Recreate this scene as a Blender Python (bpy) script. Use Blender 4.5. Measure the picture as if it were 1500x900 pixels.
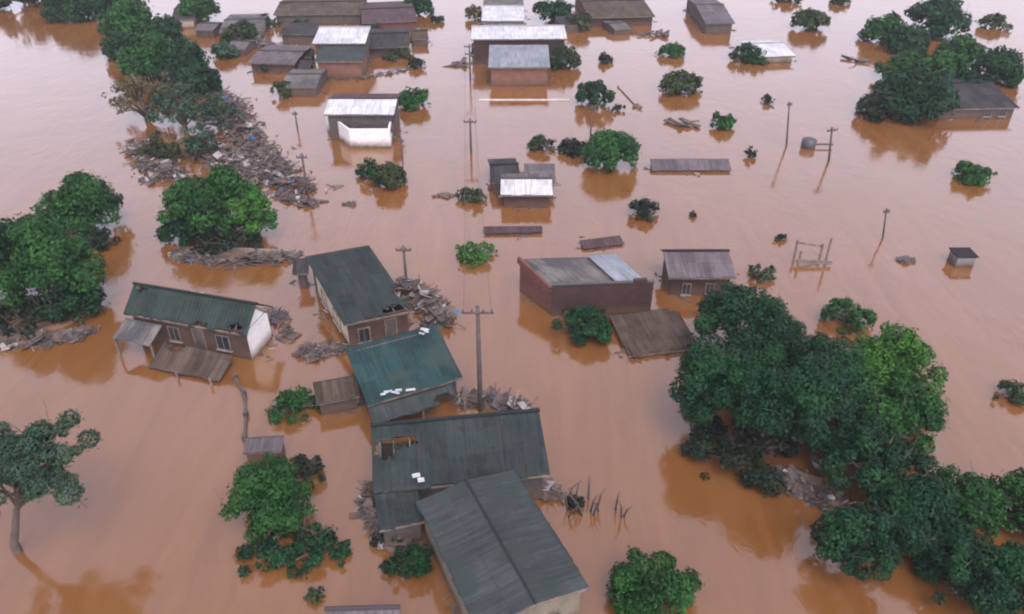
import bpy, math, random
import numpy as np
from mathutils import Vector, Matrix

for o in list(bpy.data.objects): bpy.data.objects.remove(o)
sc = bpy.context.scene
COL = sc.collection
R = math.radians

# ------------------------------------------------------------------ camera
CAM_H, PITCH, FPX = 34.0, R(34.0), 1150.0
cam_d = bpy.data.cameras.new('camera'); cam = bpy.data.objects.new('camera', cam_d); COL.objects.link(cam)
cam.location = (0, 0, CAM_H); cam.rotation_euler = (R(90) - PITCH, 0, 0)
cam_d.sensor_width = 36.0; cam_d.lens = 36.0 * FPX / 1500.0
cam_d.clip_start = 0.5; cam_d.clip_end = 20000
sc.camera = cam

# ------------------------------------------------------------------ light
SUN_EL, SUN_AZ = R(60), R(162)      # azimuth clockwise from +Y
w = bpy.data.worlds.new('World'); sc.world = w; w.use_nodes = True
nt = w.node_tree; nt.nodes.clear()
wo = nt.nodes.new('ShaderNodeOutputWorld'); bg = nt.nodes.new('ShaderNodeBackground')
sky = nt.nodes.new('ShaderNodeTexSky'); sky.sky_type = 'NISHITA'; sky.sun_disc = False
sky.sun_elevation = SUN_EL; sky.sun_rotation = SUN_AZ
sky.altitude = 200; sky.air_density = 1.0; sky.dust_density = 6.0; sky.ozone_density = 1.0
hs = nt.nodes.new('ShaderNodeHueSaturation'); hs.inputs['Saturation'].default_value = 0.35
tint = nt.nodes.new('ShaderNodeMix'); tint.data_type = 'RGBA'; tint.blend_type = 'MULTIPLY'
tint.inputs['Factor'].default_value = 1.0; tint.inputs[7].default_value = (1.0, 0.955, 1.06, 1)
nt.links.new(sky.outputs[0], hs.inputs['Color']); nt.links.new(hs.outputs[0], tint.inputs[6])
gt = nt.nodes.new('ShaderNodeTexCoord'); gs = nt.nodes.new('ShaderNodeSeparateXYZ'); nt.links.new(gt.outputs['Generated'], gs.inputs[0])
gm = nt.nodes.new('ShaderNodeMapRange'); nt.links.new(gs.outputs[2], gm.inputs[0])      # sky gain added toward the horizon to brighten the water's reflection
gm.inputs[1].default_value = .15; gm.inputs[2].default_value = .9; gm.inputs[3].default_value = 2.8; gm.inputs[4].default_value = .95
gx = nt.nodes.new('ShaderNodeVectorMath'); gx.operation = 'SCALE'; nt.links.new(tint.outputs[2], gx.inputs[0]); nt.links.new(gm.outputs[0], gx.inputs[3])
nt.links.new(gx.outputs[0], bg.inputs['Color']); bg.inputs['Strength'].default_value = 0.15
nt.links.new(bg.outputs[0], wo.inputs[0])
sd = bpy.data.lights.new('sun', 'SUN'); sd.energy = 0.8; sd.angle = R(25); sd.color = (1, 0.96, 0.92)
so = bpy.data.objects.new('sun', sd); COL.objects.link(so)
dv = Vector((math.sin(SUN_AZ) * math.cos(SUN_EL), math.cos(SUN_AZ) * math.cos(SUN_EL), math.sin(SUN_EL)))
so.rotation_euler = dv.to_track_quat('Z', 'Y').to_euler(); so.location = (0, -20, 80)
sc.view_settings.view_transform = 'Standard'; sc.view_settings.look = 'None'
sc.view_settings.gamma = 1.0; sc.view_settings.use_curve_mapping = False
sc.view_settings.exposure = 0.55
sc.render.engine = 'CYCLES'; sc.cycles.filter_width = 2.1; sc.cycles.volume_max_steps = 64; sc.cycles.max_bounces = 6

# ------------------------------------------------------------------ picture point -> place
SP, CP = math.sin(PITCH), math.cos(PITCH)
def at(px, py, z=0.0):
    u, v = (px - 750) / FPX, (py - 450) / FPX
    d = Vector((u, CP - v * SP, -SP - v * CP))
    t = (CAM_H - z) / -d.z
    return Vector((d.x * t, d.y * t, z))
def mpp(px, py, z=0.0):                       # metres per photo pixel there
    p = at(px, py, z)
    return (p.y * CP + (CAM_H - z) * SP) / FPX
def depress(px, py, z=0.0):
    p = at(px, py, z); return math.atan2(CAM_H - z, p.y)

# ------------------------------------------------------------------ materials
def new_mat(name):
    m = bpy.data.materials.new(name); m.use_nodes = True
    n = m.node_tree; b = n.nodes['Principled BSDF']; return m, n, b
def ramp(n, src, stops):
    r = n.nodes.new('ShaderNodeValToRGB'); n.links.new(src, r.inputs[0])
    e = r.color_ramp.elements
    while len(e) < len(stops): e.new(0.5)
    for el, (p, c) in zip(e, stops): el.position = p; el.color = (*c, 1)
    return r
def mixc(n, a, b, fac, mode='MIX'):
    m = n.nodes.new('ShaderNodeMix'); m.data_type = 'RGBA'; m.blend_type = mode
    for s, v in ((0, fac), (6, a), (7, b)):
        if isinstance(v, (int, float)): m.inputs[s].default_value = v
        elif isinstance(v, tuple): m.inputs[s].default_value = (*v, 1)
        else: n.links.new(v, m.inputs[s])
    return m.outputs[2]
def noise(n, scale, detail=4, rough=0.6, vec=None, dist=0.0):
    t = n.nodes.new('ShaderNodeTexNoise'); t.inputs['Scale'].default_value = scale
    t.inputs['Detail'].default_value = detail; t.inputs['Roughness'].default_value = rough
    t.inputs['Distortion'].default_value = dist
    if vec is None:
        c = n.nodes.new('ShaderNodeTexCoord'); vec = c.outputs['Object']
    n.links.new(vec, t.inputs['Vector']); return t.outputs['Fac']
def bump(n, b, h, s=0.3, d=0.05):
    k = n.nodes.new('ShaderNodeBump'); k.inputs['Strength'].default_value = s; k.inputs['Distance'].default_value = d
    n.links.new(h, k.inputs['Height']); n.links.new(k.outputs[0], b.inputs['Normal'])

def leaf_mat(name, dark, mid, light):
    m, n, b = new_mat(name)
    g = n.nodes.new('ShaderNodeNewGeometry')
    f = ramp(n, noise(n, 0.55, 3), [(0.36, dark), (0.5, mid), (0.68, light)]).outputs[0]
    v = ramp(n, g.outputs['Random Per Island'], [(0, (0.55, 0.6, 0.6)), (0.6, (1, 1, 1)), (1, (1.5, 1.4, 1.1))]).outputs[0]
    c = mixc(n, f, v, 0.85, 'MULTIPLY'); n.links.new(c, b.inputs['Base Color'])
    b.inputs['Roughness'].default_value = 0.55; b.inputs['Specular IOR Level'].default_value = 0.1
    return m
LEAF = {
 'deep':   leaf_mat('leaves_deep',   (0.0042, 0.0197, 0.0097), (0.0073, 0.0336, 0.0136), (0.0125, 0.0522, 0.0171)),
 'green':  leaf_mat('leaves_green',  (0.0083, 0.0330, 0.0091), (0.0143, 0.0561, 0.0129), (0.0267, 0.0858, 0.0194)),
 'bright': leaf_mat('leaves_bright', (0.0162, 0.0574, 0.0113), (0.0266, 0.0902, 0.0145), (0.0458, 0.1230, 0.0225)),
 'olive':  leaf_mat('leaves_olive',  (0.0162, 0.0270, 0.0118), (0.0270, 0.0420, 0.0165), (0.0459, 0.0600, 0.0235)),
 'grey':   leaf_mat('leaves_grey',   (0.0158, 0.0384, 0.0235), (0.0288, 0.0576, 0.0361), (0.0540, 0.0840, 0.0533)),
 'brown':  leaf_mat('leaves_brown',  (0.0473, 0.0413, 0.0184), (0.0743, 0.0638, 0.0294), (0.1012, 0.0900, 0.0515)),
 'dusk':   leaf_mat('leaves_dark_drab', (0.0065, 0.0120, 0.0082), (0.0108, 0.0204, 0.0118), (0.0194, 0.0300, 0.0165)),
}
def plain(name, c1, c2, scale=2.0, rough=0.8, bs=0.0):
    m, n, b = new_mat(name)
    f = noise(n, scale, 6, 0.65)
    r = ramp(n, f, [(0.32, c1), (0.68, c2)]); n.links.new(r.outputs[0], b.inputs['Base Color'])
    b.inputs['Roughness'].default_value = rough
    if bs: bump(n, b, f, bs, 0.05)
    return m
BARK = plain('bark', (.05, .037, .028), (.12, .095, .075), 3, .9, .5)
DEADWOOD = plain('wet_dead_wood', (.035, .026, .024), (.09, .07, .062), 2, .85, .4)
CONCRETE = plain('weathered_concrete', (.14, .12, .105), (.27, .24, .21), 1.3, .85, .2)
DARKMETAL = plain('dark_metal', (.03, .03, .032), (.07, .065, .065), 3, .5)
GLASS = plain('window_glass', (.015, .02, .024), (.03, .036, .04), 1, .12)
WHITEPAINT = plain('white_painted_wood', (.38, .36, .33), (.62, .6, .57), 1.4, .7)
TIMBER = plain('weathered_timber', (.07, .052, .042), (.19, .15, .125), 2.2, .85, .3)

def wall_mat(name, c1, c2, brick=False, stain=(.085, .042, .022)):
    m, n, b = new_mat(name)
    tc = n.nodes.new('ShaderNodeTexCoord')
    base = ramp(n, noise(n, 1.1, 9, .8), [(.36, c1), (.64, c2)]).outputs[0]
    if brick:
        mp = n.nodes.new('ShaderNodeMapping'); mp.inputs['Rotation'].default_value = (R(90), 0, 0)
        n.links.new(tc.outputs['Object'], mp.inputs[0])
        bt = n.nodes.new('ShaderNodeTexBrick'); n.links.new(mp.outputs[0], bt.inputs[0])
        bt.inputs['Scale'].default_value = 1.0; bt.inputs['Brick Width'].default_value = .3; bt.inputs['Row Height'].default_value = .2
        bt.inputs['Mortar Size'].default_value = .012
        bt.inputs['Color1'].default_value = (.8, .8, .8, 1); bt.inputs['Color2'].default_value = (1.15, 1.05, 1, 1); bt.inputs['Mortar'].default_value = (1.1, 1.2, 1.3, 1)
        base = mixc(n, base, bt.outputs[0], .9, 'MULTIPLY')
    # muddy band the flood left on the wall: a stain with a shape of its own
    sx = n.nodes.new('ShaderNodeSeparateXYZ'); n.links.new(tc.outputs['Object'], sx.inputs[0])
    ns = noise(n, .8, 5, .7)
    ad = n.nodes.new('ShaderNodeMath'); ad.operation = 'MULTIPLY_ADD'; ad.inputs[1].default_value = -.9
    n.links.new(ns, ad.inputs[0]); n.links.new(sx.outputs[2], ad.inputs[2])
    mr = n.nodes.new('ShaderNodeMapRange'); n.links.new(ad.outputs[0], mr.inputs[0])
    mr.inputs[1].default_value = -.3; mr.inputs[2].default_value = .45; mr.inputs[3].default_value = .85; mr.inputs[4].default_value = 0.0
    c = mixc(n, base, stain, mr.outputs[0])
    m2 = n.nodes.new('ShaderNodeMapRange'); n.links.new(ad.outputs[0], m2.inputs[0])
    m2.inputs[1].default_value = -.5; m2.inputs[2].default_value = -.22; m2.inputs[3].default_value = .8; m2.inputs[4].default_value = 0.0
    c = mixc(n, c, (.035, .02, .012), m2.outputs[0]); n.links.new(c, b.inputs['Base Color'])
    b.inputs['Roughness'].default_value = .85
    bump(n, b, ns, .25, .03)
    return m
W_WHITE = wall_mat('wall_white', (.5, .48, .46), (.68, .66, .64))
W_CREAM = wall_mat('wall_cream', (.33, .28, .2), (.5, .44, .34))
W_BROWN = wall_mat('wall_brown', (.032, .017, .013), (.075, .038, .027))
W_BRICK = wall_mat('wall_brick', (.07, .025, .018), (.13, .045, .032), True)
W_TAN = wall_mat('wall_tan', (.10, .085, .06), (.19, .165, .12))
W_RED = wall_mat('wall_red_plaster', (.10, .045, .032), (.17, .075, .052))
W_DARKBRICK = wall_mat('wall_dark_brick', (.022, .010, .009), (.048, .020, .017), True)
W_GREY = wall_mat('wall_grey', (.12, .12, .125), (.22, .22, .22))
W_DIM = wall_mat('wall_dim', (.035, .03, .028), (.08, .068, .06))

def roof_mat(name, c1, c2, moss=None, rough=.6, var=.35, patch=None, metal=0.0, rust=0.0):
    m, n, b = new_mat(name)
    uv = n.nodes.new('ShaderNodeUVMap'); uv.uv_map = 'sheet'
    bt = n.nodes.new('ShaderNodeTexBrick'); n.links.new(uv.outputs[0], bt.inputs[0])
    bt.offset = 0.0; bt.inputs['Scale'].default_value = 1.0
    bt.inputs['Brick Width'].default_value = 1.05; bt.inputs['Row Height'].default_value = 1.7
    bt.inputs['Mortar Size'].default_value = .014
    lo, hi = 1 - var, 1 + var
    bt.inputs['Color1'].default_value = (lo, lo, lo, 1); bt.inputs['Color2'].default_value = (hi, hi, hi, 1)
    bt.inputs['Mortar'].default_value = (.45, .45, .45, 1)
    base = ramp(n, noise(n, .7, 8, .72, uv.outputs[0], .4), [(.3, c1), (.7, c2)]).outputs[0]
    c = mixc(n, base, bt.outputs[0], .8, 'MULTIPLY')
    mp = n.nodes.new('ShaderNodeMapping'); mp.inputs['Scale'].default_value = (5, .35, 1); n.links.new(uv.outputs[0], mp.inputs[0])
    st = ramp(n, noise(n, 1.0, 5, .6, mp.outputs[0]), [(.35, (.62, .6, .58)), (.65, (1.15, 1.15, 1.15))]).outputs[0]
    c = mixc(n, c, st, .8, 'MULTIPLY')
    if moss:
        f = ramp(n, noise(n, 1.6, 9, .8, uv.outputs[0]), [(.48, (0, 0, 0)), (.62, (1, 1, 1))]).outputs[0]
        c = mixc(n, c, moss, f)
    if patch:
        f = ramp(n, noise(n, .38, 3, .5, uv.outputs[0]), [(.52, (0, 0, 0)), (.6, (.8, .8, .8))]).outputs[0]
        c = mixc(n, c, patch, f)
    if rust:
        f = ramp(n, noise(n, 1.1, 8, .75, mp.outputs[0]), [(.56, (0, 0, 0)), (.70, (rust, rust, rust))]).outputs[0]
        c = mixc(n, c, (.16, .085, .05), f)
    if moss:                                # pale lichen specks and slipped dark tiles
        f = ramp(n, noise(n, 1.9, 10, .85, uv.outputs[0], 1.5), [(.58, (0, 0, 0)), (.72, (.6, .6, .6))]).outputs[0]
        c = mixc(n, c, (.085, .09, .078), f)
        f = ramp(n, noise(n, 2.3, 2, .5, uv.outputs[0], 1.0), [(.30, (.75, .75, .75)), (.36, (0, 0, 0))]).outputs[0]
        c = mixc(n, c, (.009, .010, .010), f)
    n.links.new(c, b.inputs['Base Color']); b.inputs['Roughness'].default_value = rough + .1; b.inputs['Metallic'].default_value = metal
    if name not in ('roof_white_metal', 'roof_blue_grey_metal'): b.inputs['Specular IOR Level'].default_value = .2
    bump(n, b, noise(n, 9, 4, .6, uv.outputs[0]), .25, .02)
    return m
R_DARK  = roof_mat('roof_dark_mossy', (0.0098, 0.0164, 0.0168), (0.0259, 0.0377, 0.0368), (0.0196, 0.0344, 0.0208))
R_SLATE = roof_mat('roof_slate_green', (.010, .0165, .017), (.026, .034, .035), (.020, .028, .022))
R_TEAL  = roof_mat('roof_teal', (0.0077, 0.0277, 0.0288), (0.0165, 0.0465, 0.0482), None, .5, .28, (0.0264, 0.0420, 0.0346), rust=.35)
R_GREY  = roof_mat('roof_grey_cement', (0.0259, 0.0320, 0.0328), (0.0446, 0.0541, 0.0546), None, .75, .16, (0.0245, 0.0336, 0.0312), rust=.15)
R_PALE  = roof_mat('roof_pale_cement', (0.070, 0.066, 0.062), (0.140, 0.132, 0.125), None, .8, .2, (0.043, 0.043, 0.050))
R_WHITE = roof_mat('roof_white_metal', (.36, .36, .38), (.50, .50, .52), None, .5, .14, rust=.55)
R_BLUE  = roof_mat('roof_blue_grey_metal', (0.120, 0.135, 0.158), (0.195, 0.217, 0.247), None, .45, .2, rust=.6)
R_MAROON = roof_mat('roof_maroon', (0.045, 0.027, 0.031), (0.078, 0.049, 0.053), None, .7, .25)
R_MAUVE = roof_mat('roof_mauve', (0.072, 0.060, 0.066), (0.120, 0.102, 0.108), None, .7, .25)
R_BROWN = roof_mat('roof_brown_mud', (0.0425, 0.0296, 0.0225), (0.0892, 0.0664, 0.0518), None, .85, .3)
R_DIM   = roof_mat('roof_dim', (0.0216, 0.0200, 0.0216), (0.0456, 0.0424, 0.0432), None, .8, .3)

# ------------------------------------------------------------------ mesh helpers
def tag(o, label, cat, group=None, kind=None):
    if label: o['label'] = label
    if cat: o['category'] = cat
    if group: o['group'] = group
    if kind: o['kind'] = kind
    return o
def link(name, me, mat, parent=None, smooth=False):
    o = bpy.data.objects.new(name, me); COL.objects.link(o)
    if mat: me.materials.append(mat)
    if parent: o.parent = parent
    if smooth: me.polygons.foreach_set('use_smooth', [True] * len(me.polygons))
    return o
def empty(name, loc, label=None, cat=None, group=None):
    o = bpy.data.objects.new(name, None); COL.objects.link(o); o.location = loc; o.empty_display_size = .5
    return tag(o, label, cat, group)
class MB:
    def __init__(s): s.v = []; s.f = []
    def add(s, vs, fs):
        k = len(s.v); s.v += [tuple(p) for p in vs]; s.f += [tuple(i + k for i in f) for f in fs]; return s
    def box(s, c, size, rot=None, taper=1.0):
        c = Vector(c); hx, hy, hz = [q / 2 for q in size]
        vs = []
        for z in (-hz, hz):
            t = taper if z > 0 else 1
            for x, y in ((-hx, -hy), (hx, -hy), (hx, hy), (-hx, hy)):
                p = Vector((x * t, y * t, z))
                if rot is not None: p = rot @ p
                vs.append(p + c)
        return s.add(vs, [(0, 3, 2, 1), (4, 5, 6, 7), (0, 1, 5, 4), (1, 2, 6, 5), (2, 3, 7, 6), (3, 0, 4, 7)])
    def beam(s, a, b, w, h=None):
        a, b = Vector(a), Vector(b); h = h or w; d = b - a
        if d.length < 1e-4: return s
        q = d.to_track_quat('X', 'Z').to_matrix()
        return s.box((a + b) / 2, (d.length, w, h), q)
    def tube(s, pts, rads, n=8):
        vs, fs = [], []; pts = [Vector(p) for p in pts]
        for i, (p, r) in enumerate(zip(pts, rads)):
            d = (pts[min(i + 1, len(pts) - 1)] - pts[max(i - 1, 0)]).normalized()
            x = d.orthogonal().normalized() if abs(d.z) < .9 else Vector((1, 0, 0)); x = (x - d * x.dot(d)).normalized(); y = d.cross(x)
            for k in range(n):
                a = 2 * math.pi * k / n; vs.append(p + (x * math.cos(a) + y * math.sin(a)) * r)
        for i in range(len(pts) - 1):
            for k in range(n): fs.append((i * n + k, i * n + (k + 1) % n, (i + 1) * n + (k + 1) % n, (i + 1) * n + k))
        fs.append(tuple(range(n - 1, -1, -1))); fs.append(tuple((len(pts) - 1) * n + k for k in range(n)))
        return s.add(vs, fs)
    def build(s, name, mat, parent=None, smooth=False):
        me = bpy.data.meshes.new(name); me.from_pydata(s.v, [], s.f); me.update()
        return link(name, me, mat, parent, smooth)

# ------------------------------------------------------------------ ground and water
GZ = -2.8
def ground():
    N = 90; xs = np.concatenate([[-6000, -900], np.linspace(-170, 170, N), [900, 6000]]); ys = np.concatenate([[-3000, -300], np.linspace(-20, 230, N), [900, 9000]])
    rnd = random.Random(3); vs = []; n = len(xs)
    bumps = BANKS
    for y in ys:
        for x in xs:
            z = GZ + .15 * math.sin(x * .13 + 1) * math.cos(y * .11)
            for (bx, by, rx, ry, hz) in bumps:
                d = ((x - bx) / rx) ** 2 + ((y - by) / ry) ** 2
                if d < 1.8: z = max(z, GZ + (hz - GZ) * max(0, 1 - d * .55) ** .5 - (.25 * math.sin(x * 1.3) * math.sin(y * 1.1) + .25) * .5)
            vs.append((x, y, z))
    fs = [(j * n + i, j * n + i + 1, (j + 1) * n + i + 1, (j + 1) * n + i) for j in range(len(ys) - 1) for i in range(n - 1)]
    me = bpy.data.meshes.new('ground'); me.from_pydata(vs, [], fs)
    o = link('ground', me, plain('mud', (.12, .065, .038), (.22, .13, .08), .6, .8, .5), None, True); tag(o, None, None, None, 'structure')
BANKS = []
def bank(px, py, wpx, hpx, h=.25):
    p = at(px, py); m = mpp(px, py); BANKS.append((p.x, p.y, wpx * m, hpx * m / math.sin(depress(px, py)), h))

def water():
    m, n, b = new_mat('flood_water')
    g = n.nodes.new('ShaderNodeTexCoord')
    big = noise(n, .018, 5, .62, g.outputs['Object'], 1.2)
    c = ramp(n, big, [(.36, (.148, .060, .017)), (.64, (.172, .073, .024))]).outputs[0]
    n.links.new(c, b.inputs['Base Color'])
    fl = n.nodes.new('ShaderNodeMapping'); fl.inputs['Scale'].default_value = (.30, .045, 1); fl.inputs['Rotation'].default_value = (0, 0, R(-24)); n.links.new(g.outputs['Object'], fl.inputs[0])
    streak = noise(n, 1.0, 7, .68, fl.outputs[0], 1.6)                     # silt drawn out along the current
    sc_ = ramp(n, streak, [(.34, (.86, .84, .80)), (.5, (1, 1, 1)), (.68, (1.12, 1.2, 1.35))]).outputs[0]
    c = mixc(n, c, sc_, .8, 'MULTIPLY')
    fk = ramp(n, noise(n, 1.7, 9, .85, fl.outputs[0], 2.5), [(.70, (0, 0, 0)), (.76, (.22, .22, .22))]).outputs[0]
    c = mixc(n, c, (.30, .24, .20), fk)                                    # thin scum
    n.links.new(c, b.inputs['Base Color'])
    rr = n.nodes.new('ShaderNodeMapRange'); n.links.new(streak, rr.inputs[0]); rr.inputs[1].default_value = .3; rr.inputs[2].default_value = .7; rr.inputs[3].default_value = .04; rr.inputs[4].default_value = .17
    n.links.new(rr.outputs[0], b.inputs['Roughness'])
    b.inputs['IOR'].default_value = WATER_IOR
    mp = n.nodes.new('ShaderNodeMapping'); mp.inputs['Scale'].default_value = (1, .6, 1); n.links.new(g.outputs['Object'], mp.inputs[0])
    r1 = noise(n, .9, 4, .6, mp.outputs[0], .3); r2 = noise(n, .12, 3, .6, g.outputs['Object'], .5)
    amt = ramp(n, r2, [(.35, (.2, .2, .2)), (.65, (1, 1, 1))]).outputs[0]
    hgt = n.nodes.new('ShaderNodeMath'); hgt.operation = 'MULTIPLY'; n.links.new(r1, hgt.inputs[0]); n.links.new(amt, hgt.inputs[1])
    bump(n, b, hgt.outputs[0], .35, .10)
    me = bpy.data.meshes.new('flood_water'); S = 9000
    me.from_pydata([(-S, -3000, 0), (S, -3000, 0), (S, 9500, 0), (-S, 9500, 0)], [], [(0, 1, 2, 3)])
    tag(link('flood_water', me, m), None, None, None, 'structure')
WATER_IOR = 2.25

# ------------------------------------------------------------------ buildings
def sheet(parent, name, mat, O, U, V, kind='wave', holes=(), seed=1, thick=.035, sag=0.0, ragged=.05):
    """corrugated or tiled roof sheet spanning O + u*U + v*V (v runs up the slope)"""
    rnd = random.Random(seed)
    L, D = U.length, V.length; N = U.cross(V).normalized()
    if N.z < 0: N = -N
    nu = max(8, int(L / .075)); nv = max(6, int(D / .17))
    ph = [rnd.uniform(-1, 1) for _ in range(int(L / 1.05) + 3)]
    vs, uvs = [], []
    for j in range(nv + 1):
        v = j / nv
        for i in range(nu + 1):
            u = i / nu; x = u * L; y = v * D; sh = int(x / 1.05)
            h = (.007 if kind == 'smooth' else .022) * math.sin(x * 2 * math.pi / (.3 if kind != 'tile' else .27))
            if kind == 'tile': h += .035 * ((y / .36) % 1.0)
            else: h += .008 * ph[sh] + (.02 if (y % 1.7) < .2 else 0)
            h -= sag * math.sin(math.pi * u) * math.sin(math.pi * v) + .02 * math.sin(x * .9 + seed) * math.sin(y * 1.1)
            e = (ph[sh] + .5 * ph[(sh * 7 + 3) % len(ph)] * (int(x / .27) % 3 - 1)) * (ragged * (2.6 if kind == 'tile' else 1)) if j == 0 else 0
            vs.append(O + U * u + V * v + N * h + V.normalized() * e); uvs.append((x + seed * 7.3, y))
    fs = []
    for j in range(nv):
        for i in range(nu):
            cu, cv = (i + .5) / nu * L, (j + .5) / nv * D
            skip = False
            for (hu, hv, ru, rv) in holes:
                d = ((cu - hu * L) / ru) ** 2 + ((cv - hv * D) / rv) ** 2
                if d < 1 + .55 * math.sin(math.floor(cu / .27) * 2.7 + hu * 9) * math.cos(math.floor(cv / .36) * 1.9): skip = True
            if not skip:
                a = j * (nu + 1) + i; fs.append((a, a + 1, a + nu + 2, a + nu + 1))
    me = bpy.data.meshes.new(name); me.from_pydata(vs, [], fs); me.update()
    ul = me.uv_layers.new(name='sheet'); li = np.zeros(len(me.loops), np.int32); me.loops.foreach_get('vertex_index', li)
    ul.data.foreach_set('uv', np.array(uvs, np.float32)[li].ravel())
    o = link(name, me, mat, parent, True)
    md = o.modifiers.new('thick', 'SOLIDIFY'); md.thickness = thick; md.offset = -1
    return o

def wall_open(parent, a, b, z0, z1, mat, frame_mat=None, out=None, name='window', pane=GLASS):
    """window or door set in the wall between a and b"""
    fm = frame_mat or TIMBER; d = (b - a); d.z = 0; L = d.length; d.normalize(); n = out.normalized()
    c = (a + b) / 2; rot = Matrix((d, n, Vector((0, 0, 1)))).transposed()
    c = Vector((c.x, c.y, (z0 + z1) / 2)) + n * .03; H = z1 - z0
    f = MB()
    for s in (-1, 1):
        f.box(c + d * s * (L / 2 - .03), (.07, .10, H), rot); f.box(c + Vector((0, 0, s * (H / 2 + .035))), (L + .01, .10, .07), rot)
    if name == 'window': f.box(c, (.045, .07, H - .002), rot)
    fo = f.build(name, fm, parent)
    MB().box(c - n * .02, (L - .14, .04, H - .004), rot).build('pane' if name == 'window' else 'panel', pane, fo)
    if name == 'window': MB().box(c + n * .05 - Vector((0, 0, H / 2 + .10)), (L + .16, .2, .06), rot).build('sill', CONCRETE, fo)

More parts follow.
